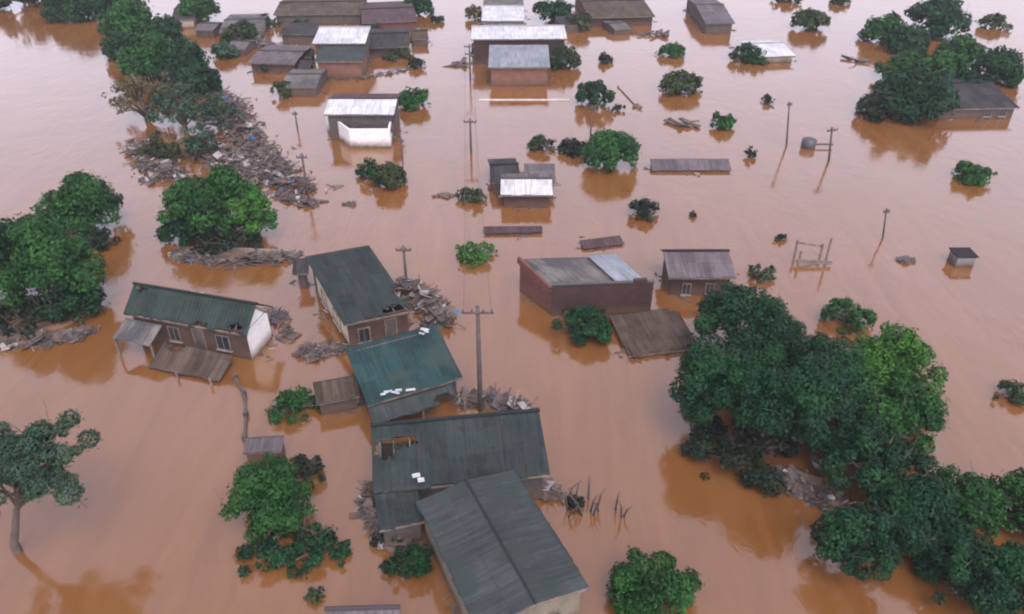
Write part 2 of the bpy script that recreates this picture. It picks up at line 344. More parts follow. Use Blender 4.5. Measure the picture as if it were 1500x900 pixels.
EDGES = []
class Blk: pass
def block(parent, A, B, C, ze, zr=None, typ='gable', roof=R_DARK, roof2=None, wall=W_BROWN, gable=None, over=.35, kind='wave',
          holes=(), holes2=(), seed=1, ridge=.5, sag=0.0, base=GZ, parapet=None, square=True, side=None, fascia=True, caps=None, chigh=True, ragged=.05):
    """rectangular block. A,B: photo points of the near eave's ends, C: far left eave corner (all at height ze)."""
    zr = zr if zr is not None else ze + 1.2
    a, b, c = at(*A, ze), at(*B, ze), at(*C, ze if typ == 'cross' or not chigh else zr)
    c.z = ze
    if typ == 'gable' and chigh: c = a + (c - a) / ridge
    if parent is None: raise ValueError
    o0 = Vector((parent.location.x, parent.location.y, 0))
    a -= o0; b -= o0; c -= o0
    U = b - a; V = c - a
    if square:
        n = Vector((-U.y, U.x, 0)).normalized(); sk = math.degrees(V.angle(n)); V = n * V.dot(n)
    u, v = U.normalized(), V.normalized(); L, D = U.length, V.length
    print('block %-22s L %.1f D %.1f skew %.0f' % (parent.name, L, D, sk if square else 0))
    zr = zr if zr is not None else ze + 1.2
    K = Blk(); K.a, K.u, K.v, K.L, K.D, K.ze, K.zr, K.p = a, u, v, L, D, ze, zr, parent
    up = Vector((0, 0, 1)); ia, iL, iD = a + (u + v) * over, L - 2 * over, D - 2 * over
    zt = ze - .05
    # walls: a shell with thickness
    def P(s, t, z): q = ia + u * (s * iL) + v * (t * iD); return Vector((q.x, q.y, z))
    cs = [(0, 0), (1, 0), (1, 1), (0, 1)]
    m = MB(); m.add([P(s, t, base) for s, t in cs] + [P(s, t, zt) for s, t in cs], [(0, 1, 5, 4), (1, 2, 6, 5), (2, 3, 7, 6), (3, 0, 4, 7)])
    wl = m.build('wall', wall, parent)
    md = wl.modifiers.new('t', 'SOLIDIFY'); md.thickness = .15; md.offset = -1 if True else 1
    if typ == 'gable':      # ridge parallel to the near eave
        s0 = (zr - ze) / (D * ridge); kdrop = over * s0
        sheet(parent, 'roof_slope', roof, a + up * 0, U, v * (D * ridge) + up * (zr - ze), kind, holes, seed, sag=sag)
        sheet(parent, 'roof_slope', roof2 or roof, a + v * D, U, -v * (D * (1 - ridge)) + up * (zr - ze), kind, holes2, seed + 5, sag=sag)
        r0 = a + v * (D * ridge) + up * (zr - ze + .05)
        MB().tube([r0 - u * .05, r0 + U * .5 + up * .01, r0 + U + u * .05], [.11, .11, .11], 8).build('ridge_cap', caps or roof, parent)
        for s in (0, 1):
            e = ia + u * (s * iL); g = MB(); zz = zt + kdrop
            pts = [Vector((*(e).xy, zt)), Vector((*(e + v * iD).xy, zt)), Vector((*(e + v * (D * ridge - over)).xy, zr - .07))]
            off = u * (.15 if s == 0 else -.15)
            g.add(pts + [p + off for p in pts], [(0, 1, 2), (3, 5, 4), (0, 3, 4, 1), (1, 4, 5, 2), (2, 5, 3, 0)])
            g.build('gable_wall', (gable[s] if isinstance(gable, (list, tuple)) else gable) or wall, parent)
        if fascia:
            MB().box(a + U / 2 + up * -.09 + v * .02, (L, .03, .15), Matrix((u, v, up)).transposed()).build('fascia', WHITEPAINT if fascia == 'w' else TIMBER, parent)
    elif typ == 'cross':    # ridge runs away from the near edge
        half = U * ridge
        sheet(parent, 'roof_slope', roof, a + v * 0, V, half + up * (zr - ze), kind, holes, seed, sag=sag)
        sheet(parent, 'roof_slope', roof2 or roof, a + U, V, (half - U) + up * (zr - ze), kind, holes2, seed + 5, sag=sag)
        r0 = a + half + up * (zr - ze + .05)
        rc = .045 if kind == 'smooth' else .11
        MB().tube([r0 - v * .05, r0 + V * .5, r0 + V + v * .05], [rc] * 3, 8).build('ridge_cap', caps or roof, parent)
        for s in (0, 1):
            e = ia + v * (s * iD); g = MB()
            pts = [Vector((*(e).xy, zt)), Vector((*(e + u * iL).xy, zt)), Vector((*(e + u * (L * ridge - over)).xy, zr - .07))]
            off = v * (.15 if s == 0 else -.15)
            g.add(pts + [p + off for p in pts], [(0, 2, 1), (3, 4, 5), (0, 1, 4, 3), (1, 2, 5, 4), (2, 0, 3, 5)])
            g.build('gable_wall', (gable[s] if isinstance(gable, (list, tuple)) else gable) or wall, parent)
        if fascia:
            g = MB()
            for q0, q1 in ((a, a + half + up * (zr - ze)), (a + U, a + half + up * (zr - ze))):
                g.beam(q0 - v * .03 - up * .08, q1 - v * .03 - up * .08, .03, .16)
            g.build('bargeboard', WHITEPAINT if fascia == 'w' else TIMBER, parent)
    else:                   # one slope
        sheet(parent, 'roof_slope', roof, a, U, V + up * (zr - ze), kind, holes, seed, sag=sag, ragged=ragged)
        if zr > ze + .2:
            m = MB(); q = [P(0, 1, zt), P(1, 1, zt), P(1, 1, zr - .12), P(0, 1, zr - .12)]
            m.add(q + [x - v * .15 for x in q], [(0, 1, 2, 3), (7, 6, 5, 4), (0, 3, 7, 4), (1, 5, 6, 2), (2, 6, 7, 3), (0, 4, 5, 1)])
            for s in (0, 1):
                t = [P(s, 0, zt), P(s, 1, zt), P(s, 1, zr - .12)]; off = u * (.15 if s == 0 else -.15)
                m.add(t + [x + off for x in t], [(0, 1, 2), (3, 5, 4), (0, 3, 4, 1), (1, 4, 5, 2), (2, 5, 3, 0)])
            m.build('upper_wall', wall, parent)
        if fascia:
            MB().box(a + U / 2 + up * -.09 + v * .02, (L, .03, .15), Matrix((u, v, up)).transposed()).build('fascia', TIMBER, parent)
    if holes or holes2:     # roof timbers showing through the gaps
        m = MB()
        if typ != 'cross':
            k = max(3, int(L / .9))
            for i in range(k + 1):
                q = a + U * ((i + .3) / (k + .6)) - up * (.16 + sag); t = q + v * (D * (ridge if typ == 'gable' else 1)) + up * (zr - ze)
                m.beam(q + v * over, t, .06, .12)
                if typ == 'gable': m.beam(t, q + v * (D - over), .06, .12)
        else:
            k = max(3, int(D / .9))
            for i in range(k + 1):
                q = a + V * ((i + .3) / (k + .6)) - up * .14; t = q + U * .5 + up * (zr - ze)
                m.beam(q + u * over, t, .06, .12); m.beam(t, q + U - u * over, .06, .12)
        m.build('rafters', TIMBER, parent)
    K.P = P; EDGES.append((P(0, 0, 0) + o0, P(1, 0, 0) + o0, P(1, 1, 0) + o0, P(0, 1, 0) + o0)); return K
def openings(K, lst):
    """lst of (side, s0, s1, z0, z1, kind): side F(ront) L(eft) R(ight)"""
    for side, s0, s1, z0, z1, kd in lst:
        if side == 'F': p, q, n = K.P(s0, 0, 0), K.P(s1, 0, 0), -K.v
        elif side == 'L': p, q, n = K.P(0, s0, 0), K.P(0, s1, 0), -K.u
        else: p, q, n = K.P(1, s0, 0), K.P(1, s1, 0), K.u
        wall_open(K.p, p, q, z0, z1, None, TIMBER if kd == 'door' else None, n, kd, DEADWOOD if kd == 'door' else GLASS)
def hroot(name, A, z, label, cat='house', group=None):
    p = at(*A, z); return empty(name, (p.x, p.y, 0), label, cat, group)

def simple(name, label, A, B, C, ze, zr, cat='house', opens=(), group=None, **k):
    r = hroot(name, A, ze, label, cat, group); K = block(r, A, B, C, ze, zr, **k); openings(K, opens); return r, K

# ---- left house by the lake
r, K = simple('house', 'long dark-roofed house with a white gable end and broken porch, left of the house cluster', (181, 459), (362, 491), (196, 416), 2.5, 3.9,
    roof=R_DARK, wall=W_BROWN, gable=[W_BROWN, W_WHITE], kind='tile', seed=3, sag=.08,
    holes=[(.90, .12, .5, .35), (.62, .05, .5, .25), (.07, .9, .4, .2)], opens=[('F', .30, .40, .6, 1.7, 'window'), ('F', .52, .62, -.8, 1.9, 'door'), ('F', .72, .84, .6, 1.7, 'window')])
a, u, v = K.a, K.u, K.v; up = Vector((0, 0, 1))
q = at(402, 452, 2.5)
MB().box(K.P(1.0, .5, 1.15) + u * .012, (.02, K.D - .75, 2.5), Matrix((u, v, up)).transposed()).build('white_side_wall', W_WHITE, r)
sheet(r, 'porch_roof', R_PALE, a + u * .1 - v * 1.75 - up * .95, u * 3.1 + v * -.1, v * 1.7 + up * .6, 'wave', (), 8)
sheet(r, 'fallen_porch_roof', R_BROWN, a + u * 3.2 - v * 2.5 - up * 2.3, u * 5.6 - v * .1, v * 2.0 + up * .8, 'wave', [(.2, .9, .6, .4)], 9, sag=.12)
for s in (.15, 3.1, 5.8, 8.4): MB().box(a + u * s - v * (1.6 if s < 4 else 2.9) + up * (-2.5 - 1.35 + (0.8 if s < 4 else 0.2)), (.13, .13, 4.2 - (0 if s < 4 else .6)), None).build('porch_post', TIMBER, r)

# ---- dark mossy house above the teal one
r, K = simple('house', 'dark mossy-roofed house with a brown gable end facing the teal-roofed house', (503, 476), (606, 455), (446, 376), 2.4, 3.3, typ='mono',
    roof=R_SLATE, wall=W_BROWN, square=False, kind='tile', seed=11, sag=.1, holes=[(.78, .04, .9, .7), (.45, .0, .5, .35), (.97, .25, .4, .8)],
    opens=[('F', .15, .35, .4, 1.5, 'window'), ('F', .6, .8, -.8, 1.8, 'door'), ('L', .2, .4, .6, 1.6, 'window'), ('L', .6, .75, .6, 1.6, 'window')])
MB().box(K.P(0, .45, 1.25) - K.u * .02, (.03, K.D * .9 - .8, 1.9), Matrix((K.u, K.v, up)).transposed()).build('white_side_wall', W_CREAM, r)
# lower wing back left
block(r, (428, 402), (452, 400), (424, 380), 1.6, 1.9, 'mono', roof=R_DIM, wall=W_DIM, seed=5)

# ---- teal house
r, K = simple('house', 'teal sheet-roofed house in the middle of the flooded cluster', (538, 594), (678, 553), (505, 510), 1.9, 3.1, typ='mono', square=True,
    roof=R_TEAL, wall=W_DIM, seed=21, sag=.06, opens=[('F', .15, .3, .3, 1.2, 'window'), ('F', .55, .7, .3, 1.2, 'window')])
sheet(r, 'veranda_roof', R_GREY, K.a - K.v * 1.25 - up * .62, K.u * (K.L - .8), K.v * 1.2 + up * .45, 'wave', [(.85, .3, .6, .4)], 24)
for s in (.3, 3.2, 6.0): MB().box(K.a + K.u * s - K.v * 1.1 + up * (-2.7), (.12, .12, 4.0)).build('veranda_post', TIMBER, r)

# ---- small brown shed beside teal house
simple('shed', 'small grey-brown roofed shed left of the teal-roofed house', (463, 592), (527, 580), (450, 562), 1.2, 1.6, 'shed', typ='mono', roof=R_BROWN, wall=W_DIM, seed=31, sag=.05, over=.2)

# ---- big slate roof
r, K = simple('house', 'wide slate-green roofed house with a hole at its left end, behind the big grey roof', (546, 722), (806, 696), (519, 626), 2.3, 3.5, typ='gable', ridge=.97,
    roof=R_SLATE, wall=W_DIM, kind='tile', seed=41, sag=.12, holes=[(.08, .62, .6, .6), (.19, .72, .7, .35)])
block(r, (556, 778), (622, 764), (546, 724), 1.7, 2.25, 'mono', roof=R_SLATE, wall=W_DIM, kind='tile', seed=44, over=.2)

# ---- nearest grey roof
r, K = simple('house', 'large grey cement-roofed house nearest the camera with tan front wall', (700, 928), (864, 860), (593, 742), 2.7, 3.12, typ='cross',
    roof=R_GREY, wall=W_TAN, kind='smooth', seed=51, sag=.05, over=.3,
    opens=[('F', .6, .78, .3, 1.4, 'window'), ('R', .2, .35, .5, 1.5, 'window')])
for (s, t) in ((.62, .12), (.66, .3), (.8, .2)):
    pass

# ---- bottom edge roof
simple('house', 'brown roof edge of a house at the bottom of the photo', (478, 915), (585, 912), (483, 893), 2.0, 2.6, roof=R_MAUVE, wall=W_DIM, seed=61, over=.2)

# ---- shed with the red wall by the fence
r, K = simple('shed', 'tiny pale-roofed shed with a red door beside the submerged fence', (356, 664), (413, 661), (358, 641), .9, 1.1, 'shed', typ='mono', roof=R_MAUVE, wall=W_BRICK, seed=71, over=.12)

# ---- brick warehouse
r = hroot('brick_building', (808, 424), 2.6, 'flat-roofed brick building with dark front parapet in mid photo', 'building')
K = block(r, (808, 428), (960, 423), (758, 380), 2.2, 2.9, 'mono', roof=R_PALE, wall=W_BRICK, seed=81, square=False, over=.12, fascia=False, holes=[(.5, .2, .05, .05)])
rot = Matrix((K.u, Vector((-K.u.y, K.u.x, 0)), up)).transposed()
MB().box(K.P(.5, 0, .5) - Vector((-K.u.y, K.u.x, 0)) * .06 + up * .0, (K.L - .24, .2, 4.6), rot).build('front_parapet', W_DARKBRICK, r)
MB().box(K.P(.5, 0, 2.84) - Vector((-K.u.y, K.u.x, 0)) * .06, (K.L - .14, .3, .08), rot).build('coping', DARKMETAL, r)
m = MB(); m.beam(K.P(0, .0, 2.25) - K.u * .12, K.P(0, 1, 2.95) - K.u * .12, .2, .55); m.build('side_parapet', W_BRICK, r)
MB().box(K.P(.86, -.02, 2.9), (1.0, .3, .35), rot).build('parapet_step', W_DARKBRICK, r)
sheet(r, 'pale_roof_sheet', R_BLUE, K.P(.68, .08, 2.52), K.u * (K.L * .29), K.P(.68, .98, 3.2) - K.P(.68, .08, 2.52), 'wave', (), 82)
# lean-to in front
r, K = simple('lean_to', 'low mud-brown broken lean-to roof between the brick building and the big trees', (920, 522), (1026, 510), (904, 460), .3, .42, 'shed', typ='mono', roof=R_BROWN, wall=W_DIM, seed=85, sag=.22, over=.15, ragged=.3, holes=[(1.0, .0, .9, .7), (.0, .1, .35, .6), (.45, .0, .5, .25), (.98, 1., .6, .5)])

# ---- small house right of it
simple('house', 'small mauve-roofed house right of the brick building', (979, 407), (1079, 407), (986, 368), 1.9, 2.5, typ='gable', ridge=.72, roof=R_MAUVE, wall=W_DARKBRICK, seed=91, caps=R_DIM,
    opens=[('F', .2, .35, .2, 1.1, 'window'), ('F', .6, .75, .2, 1.1, 'window')])

# ---- white-fronted damaged house upper left of street
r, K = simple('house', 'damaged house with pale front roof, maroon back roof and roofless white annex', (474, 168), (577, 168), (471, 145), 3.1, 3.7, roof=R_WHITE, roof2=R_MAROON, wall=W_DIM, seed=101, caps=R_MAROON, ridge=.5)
a = K.a; rot = Matrix((K.u, K.v, up)).transposed()
m = MB()
p0, p1, p2, p3 = [at(*q, 1.6) - Vector((r.location.x, r.location.y, 0)) for q in ((512, 196), (570, 196), (575, 172), (478, 172))]
for s, t in ((p0, p1), (p1, p2), (p3, p0)):
    m.beam(s - up * 1.9, t - up * 1.9, .2, 4.9)
m.build('annex_wall', W_WHITE, r)
sheet(r, 'collapsed_roof', R_MAROON, p0 + up * .0 + K.v * .5 + K.u * .3, K.u * 4.6, K.v * 3 + up * .8, 'tile', [(.1, .2, .6, .4)], 103, sag=.3)

# ---- white-sloped house, centre
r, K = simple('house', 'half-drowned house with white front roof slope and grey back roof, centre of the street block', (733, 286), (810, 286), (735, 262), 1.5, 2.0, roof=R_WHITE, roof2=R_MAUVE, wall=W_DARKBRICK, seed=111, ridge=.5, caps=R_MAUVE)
block(r, (721, 268), (764, 266), (727, 242), 1.4, 2.0, 'gable', roof=R_DIM, wall=W_DIM, seed=113, over=.2)
block(r, (768, 264), (814, 264), (768, 240), 1.5, 1.9, 'mono', roof=R_MAUVE, wall=W_DIM, seed=114, over=.2)

# ---- submerged flat roofs
def floating_roof(name, label, A, B, C, z, mat, seed, dz=.35, cat='roof', mono=True):
    r = hroot(name, A, z, label, cat)
    block(r, A, B, C, z, z + dz, 'mono' if mono else 'gable', roof=mat, wall=W_DIM, seed=seed, over=.12, fascia=False); return r
floating_roof('submerged_roof', 'long lilac-grey roof barely above water between the street and the dark post', (955, 250), (1072, 250), (956, 233), .25, R_MAUVE, 121, .5)
floating_roof('submerged_roof', 'narrow brown ridge of a drowned roof below the white-sloped house', (708, 342), (795, 341), (709, 332), .22, R_MAROON, 123, .25)
floating_roof('submerged_roof', 'crooked brown sheet roof behind the brick building', (855, 366), (915, 358), (852, 352), .15, R_MAROON, 125, .25)

# ---- pair with white roofs across the top
r, K = simple('house', 'bright white roofed house with grey lower roof, top left of the street', (457, 64), (535, 64), (459, 40), 3.4, 4.2, roof=R_WHITE, wall=W_DIM, seed=131, ridge=.8)
block(r, (460, 90), (531, 90), (460, 66), 2.5, 3.1, 'mono', roof=R_GREY, wall=W_RED, seed=133)
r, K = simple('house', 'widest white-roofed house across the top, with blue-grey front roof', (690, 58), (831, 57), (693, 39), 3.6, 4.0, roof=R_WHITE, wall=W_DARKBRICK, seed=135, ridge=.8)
block(r, (715, 99), (806, 99), (717, 66), 2.6, 3.4, 'mono', roof=R_BLUE, wall=W_RED, seed=137)
# ---- small far ones
simple('house', 'small dark flat house left of the bright white roof', (408, 50), (462, 50), (411, 34), 1.6, 2.0, typ='mono', roof=R_DIM, wall=W_DIM, seed=141)
simple('house', 'grey house behind bushes left of the white roof', (362, 92), (432, 94), (366, 74), 1.5, 1.9, roof=R_MAUVE, wall=W_BROWN, seed=143)
simple('house', 'pale-roofed house beside the lake road near the top left', (320, 48), (382, 46), (322, 30), 1.6, 2.1, roof=R_PALE, wall=W_GREY, seed=145)
simple('shed', 'pale grey shed roof above the maroon-backed house', (410, 128), (463, 128), (415, 109), 1.3, 1.8, 'shed', roof=R_PALE, wall=W_DIM, seed=147, over=.15)
simple('house', 'dark-roofed house right of the bright white roof', (538, 70), (600, 68), (540, 50), 1.6, 2.2, roof=R_DIM, wall=W_DARKBRICK, seed=149)
simple('house', 'long brown house along the top edge above the white roof', (400, 22), (530, 20), (402, 4), 1.8, 2.3, roof=R_BROWN, wall=W_DIM, seed=151)
simple('house', 'mauve house on the top edge left of the street', (530, 34), (612, 30), (534, 14), 1.8, 2.3, roof=R_MAROON, wall=W_BRICK, seed=152)
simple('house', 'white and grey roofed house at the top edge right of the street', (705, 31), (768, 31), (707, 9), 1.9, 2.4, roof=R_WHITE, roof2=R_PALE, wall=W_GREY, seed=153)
simple('house', 'brown house at the top edge beside dark debris', (862, 26), (960, 24), (864, 2), 1.6, 2.2, roof=R_BROWN, wall=W_DARKBRICK, seed=155)
simple('house', 'square mauve house standing alone in water near the top', (1033, 34), (1077, 34), (1034, 7), 1.8, 2.6, roof=R_MAUVE, wall=W_DIM, seed=157)
simple('house', 'white metal roof in water beside a round bush, top right', (1112, 84), (1166, 82), (1116, 64), 1.0, 1.5, roof=R_WHITE, wall=W_CREAM, seed=159, ridge=.6)
simple('house', 'brown weathered house behind the dark trees on the right', (1378, 160), (1494, 158), (1385, 122), 1.4, 2.3, roof=R_DIM, wall=W_DIM, seed=161, opens=[('F', .6, .7, .3, 1.3, 'window'), ('F', .8, .9, .3, 1.3, 'window')])
simple('house', 'low brown house at the far top left beside the lake road', (250, 30), (285, 28), (252, 14), 1.5, 1.9, roof=R_DIM, wall=W_CREAM, seed=163)

for k, (lab, A, B, C, ze, zr, rm, wm) in enumerate([
    ('small broken mauve shed roof left of the grey house by the lake road', (330, 72), (358, 73), (334, 60), 1.0, 1.5, R_MAUVE, W_DIM),
    ('low dark shed roof between the grey house and the bright white roof', (436, 84), (456, 84), (437, 72), 1.1, 1.5, R_DIM, W_BROWN),
    ('low brown shed roof right of the dark-roofed house by the street', (603, 58), (628, 57), (604, 46), 1.1, 1.6, R_BROWN, W_DIM),
    ('tiny orange-walled shed left of the grey lower roof at the top', (436, 98), (455, 98), (438, 88), 1.2, 1.5, R_DIM, W_BRICK),
    ('brown shed roof at the left end of the widest white roof', (690, 80), (712, 80), (692, 66), 1.4, 1.9, R_DIM, W_DARKBRICK),
    ('brown shed roof at the right end of the blue-grey roof', (809, 76), (832, 75), (810, 62), 1.5, 2.0, R_DIM, W_DARKBRICK),
    ('pale low roof at the top edge beside the brown house', (900, 44), (925, 42), (902, 34), .9, 1.2, R_PALE, W_DIM),
    ('dark low roof at the top edge left of the brown house', (820, 38), (858, 36), (823, 24), 1.2, 1.7, R_DIM, W_DIM),
    ('mauve low roof on the road bank at the top left', (284, 44), (312, 45), (286, 34), 1.2, 1.6, R_MAUVE, W_DIM)]):
    simple('shed', lab, A, B, C, ze, zr, 'shed', typ='mono' if k % 2 else 'gable', roof=rm, wall=wm, seed=300 + k * 3, over=.15, sag=.1)

# ------------------------------------------------------------------ trees
def leaves(centers, radii, n, s, rng, squash=.85):
    """leaf quads on and in the given lobes"""
    centers = np.array(centers); radii = np.array(radii); wgt = radii ** 2; wgt = wgt / wgt.sum()
    k = rng.choice(len(radii), n, p=wgt); d = rng.normal(size=(n, 3)); d /= np.linalg.norm(d, axis=1)[:, None]
    rr = radii[k] * np.where(rng.random(n) < .82, rng.uniform(.78, 1.06, n), rng.uniform(.3, 1.45, n))
    p = centers[k] + d * rr[:, None] * np.array([1, 1, squash])
    nm = d + rng.normal(size=(n, 3)) * .45 + np.array([0, 0, .35]); nm /= np.linalg.norm(nm, axis=1)[:, None]
    t = np.cross(nm, rng.normal(size=(n, 3))); t /= np.linalg.norm(t, axis=1)[:, None]; bt = np.cross(nm, t)
    ss = (s * rng.uniform(.55, 1.25, n))[:, None]
    q = np.stack([p - t * ss * .8, p - bt * ss * .42 + nm * ss * .1, p + t * ss * .8, p + bt * ss * .42 + nm * ss * .1], 1)
    q = q[q[:, :, 2].min(1) > 0.03]                       # nothing under the flood shows
    return q.reshape(-1, 3)
def quads(name, q, mat, parent):
    me = bpy.data.meshes.new(name); n = len(q) // 4
    me.vertices.add(n * 4); me.vertices.foreach_set('co', q.astype(np.float32).ravel())
    me.loops.add(n * 4); me.loops.foreach_set('vertex_index', np.arange(n * 4, dtype=np.int32))
    me.polygons.add(n); me.polygons.foreach_set('loop_start', np.arange(0, n * 4, 4, dtype=np.int32)); me.polygons.foreach_set('loop_total', np.full(n, 4, np.int32))
    me.update(calc_edges=True); return link(name, me, mat, parent)

def tree(cx, cy, hw, hh, leaf, label, lift=.75, dens=1.0, sparse=False, name='tree', cat='tree', group=None, seed=None, trunk_at=None, trunk_r=None, mat=None):
    if not trunk_at and cat == 'tree': lift *= .72
    seed = seed if seed is not None else int(cx * 7 + cy * 13); rng = np.random.default_rng(seed)
    z = 1.0
    for _ in range(4):
        s = mpp(cx, cy, z); ph = depress(cx, cy, z); a = hw * s
        b = math.sqrt(max((hh * s) ** 2 - (a * math.sin(ph)) ** 2, (.42 * a) ** 2)) / math.cos(ph) if hh * s > a * math.sin(ph) else .45 * a
        b = min(b, 1.5 * a); z = lift * b
    C = at(cx, cy, z); base = Vector((C.x, C.y, 0))
    if trunk_at:                         # the crown stands over its trunk: find the height where the two meet
        base = at(*trunk_at, 0); z = 0.5
        while at(cx, cy, z).y > base.y + .3: z += .05
        C = at(cx, cy, z); a = hw * mpp(cx, cy, z); b = min(max(b, a * .72), z * .95)
    root = empty(name, base, label, cat, group); c = C - base
    nl = int((34 if not sparse else 60) * (1 if a > 1.6 else .55)); L = []; RR = []
    a_ = a * 1.12; b_ = b * 1.12
    for i in range(nl):
        d = rng.normal(size=3); d /= np.linalg.norm(d)
        if d[2] < -.45: d[2] = -d[2] * .6
        lr = rng.uniform(.13, .42) * min(a, b * 1.15) * (.55 if sparse else 1.0)
        k = 1 - lr / min(a_, b_) * rng.uniform(.75, 1.15)
        k = max(k, .25) if not sparse else rng.uniform(.35, .97)
        ja = 1 + .15 * math.sin(3 * math.atan2(d[1], d[0]) + seed)
        L.append((c.x + d[0] * a_ * k * ja, c.y + d[1] * a_ * k * ja, c.z + d[2] * b_ * k)); RR.append(lr)
    if not sparse:
        L.append((c.x, c.y, c.z)); RR.append(.55 * min(a, b))
    dist = (C - cam.location).length
    ls = max(.12, dist * .0031) * (1.0 if not sparse else .8)
    area = sum(4 * math.pi * r * r for r in RR)
    n = int(min(90000, area / (ls * ls * .67) * (1.0 if not sparse else .55) * dens))
    q = leaves(L, RR, n, ls, rng)
    quads('crown' if cat == 'tree' else 'foliage', q, mat or LEAF[leaf], root)
    tr = trunk_r or max(.06, .075 * a); m = MB(); top = Vector((c.x, c.y, c.z * 1.0 - .1 * b))
    low = Vector((0, 0, GZ)); mid = low.lerp(top, .55) + Vector((rng.uniform(-.1, .1) * a, rng.uniform(-.1, .1) * a, 0))
    if trunk_at: mid = Vector((top.x * .45, top.y * .3, top.z * .55))
    m.tube([low, Vector((0, 0, .05)) if not trunk_at else Vector((top.x * .04, 0, .6)), mid if mid.z > .3 else (Vector((0, 0, .05)) + top) / 2, top], [tr * 1.5, tr * 1.15, tr * .8, tr * .4], 8)
    st = mid if mid.z > .3 else Vector((0, 0, .1))
    for i in rng.choice(len(L), min(len(L), 13 if not sparse else 26), replace=False):
        e = Vector(L[i]); w = (st.lerp(top, rng.uniform(.0, .7))); k = w.lerp(e, .5) + Vector((0, 0, .12 * b))
        e = e + (e - c) * (.06 if sparse else RR[i] * .9 / max(.3, (e - c).length)); m.tube([w, k, e], [tr * .5, tr * .26, .015], 6)
        for _ in range(2):
            t_ = k.lerp(e, rng.uniform(.3, .8)); m.tube([t_, t_ + Vector(tuple(rng.normal(size=3) * .22 * a + np.array([0, 0, .1 * a])))], [tr * .14, .012], 4)
    m.build('trunk' if cat == 'tree' else 'stem', BARK, root, True)
    return root
def bush(*a, **k): k.setdefault('lift', .35); return tree(*a, name='bush', cat='bush', **k)

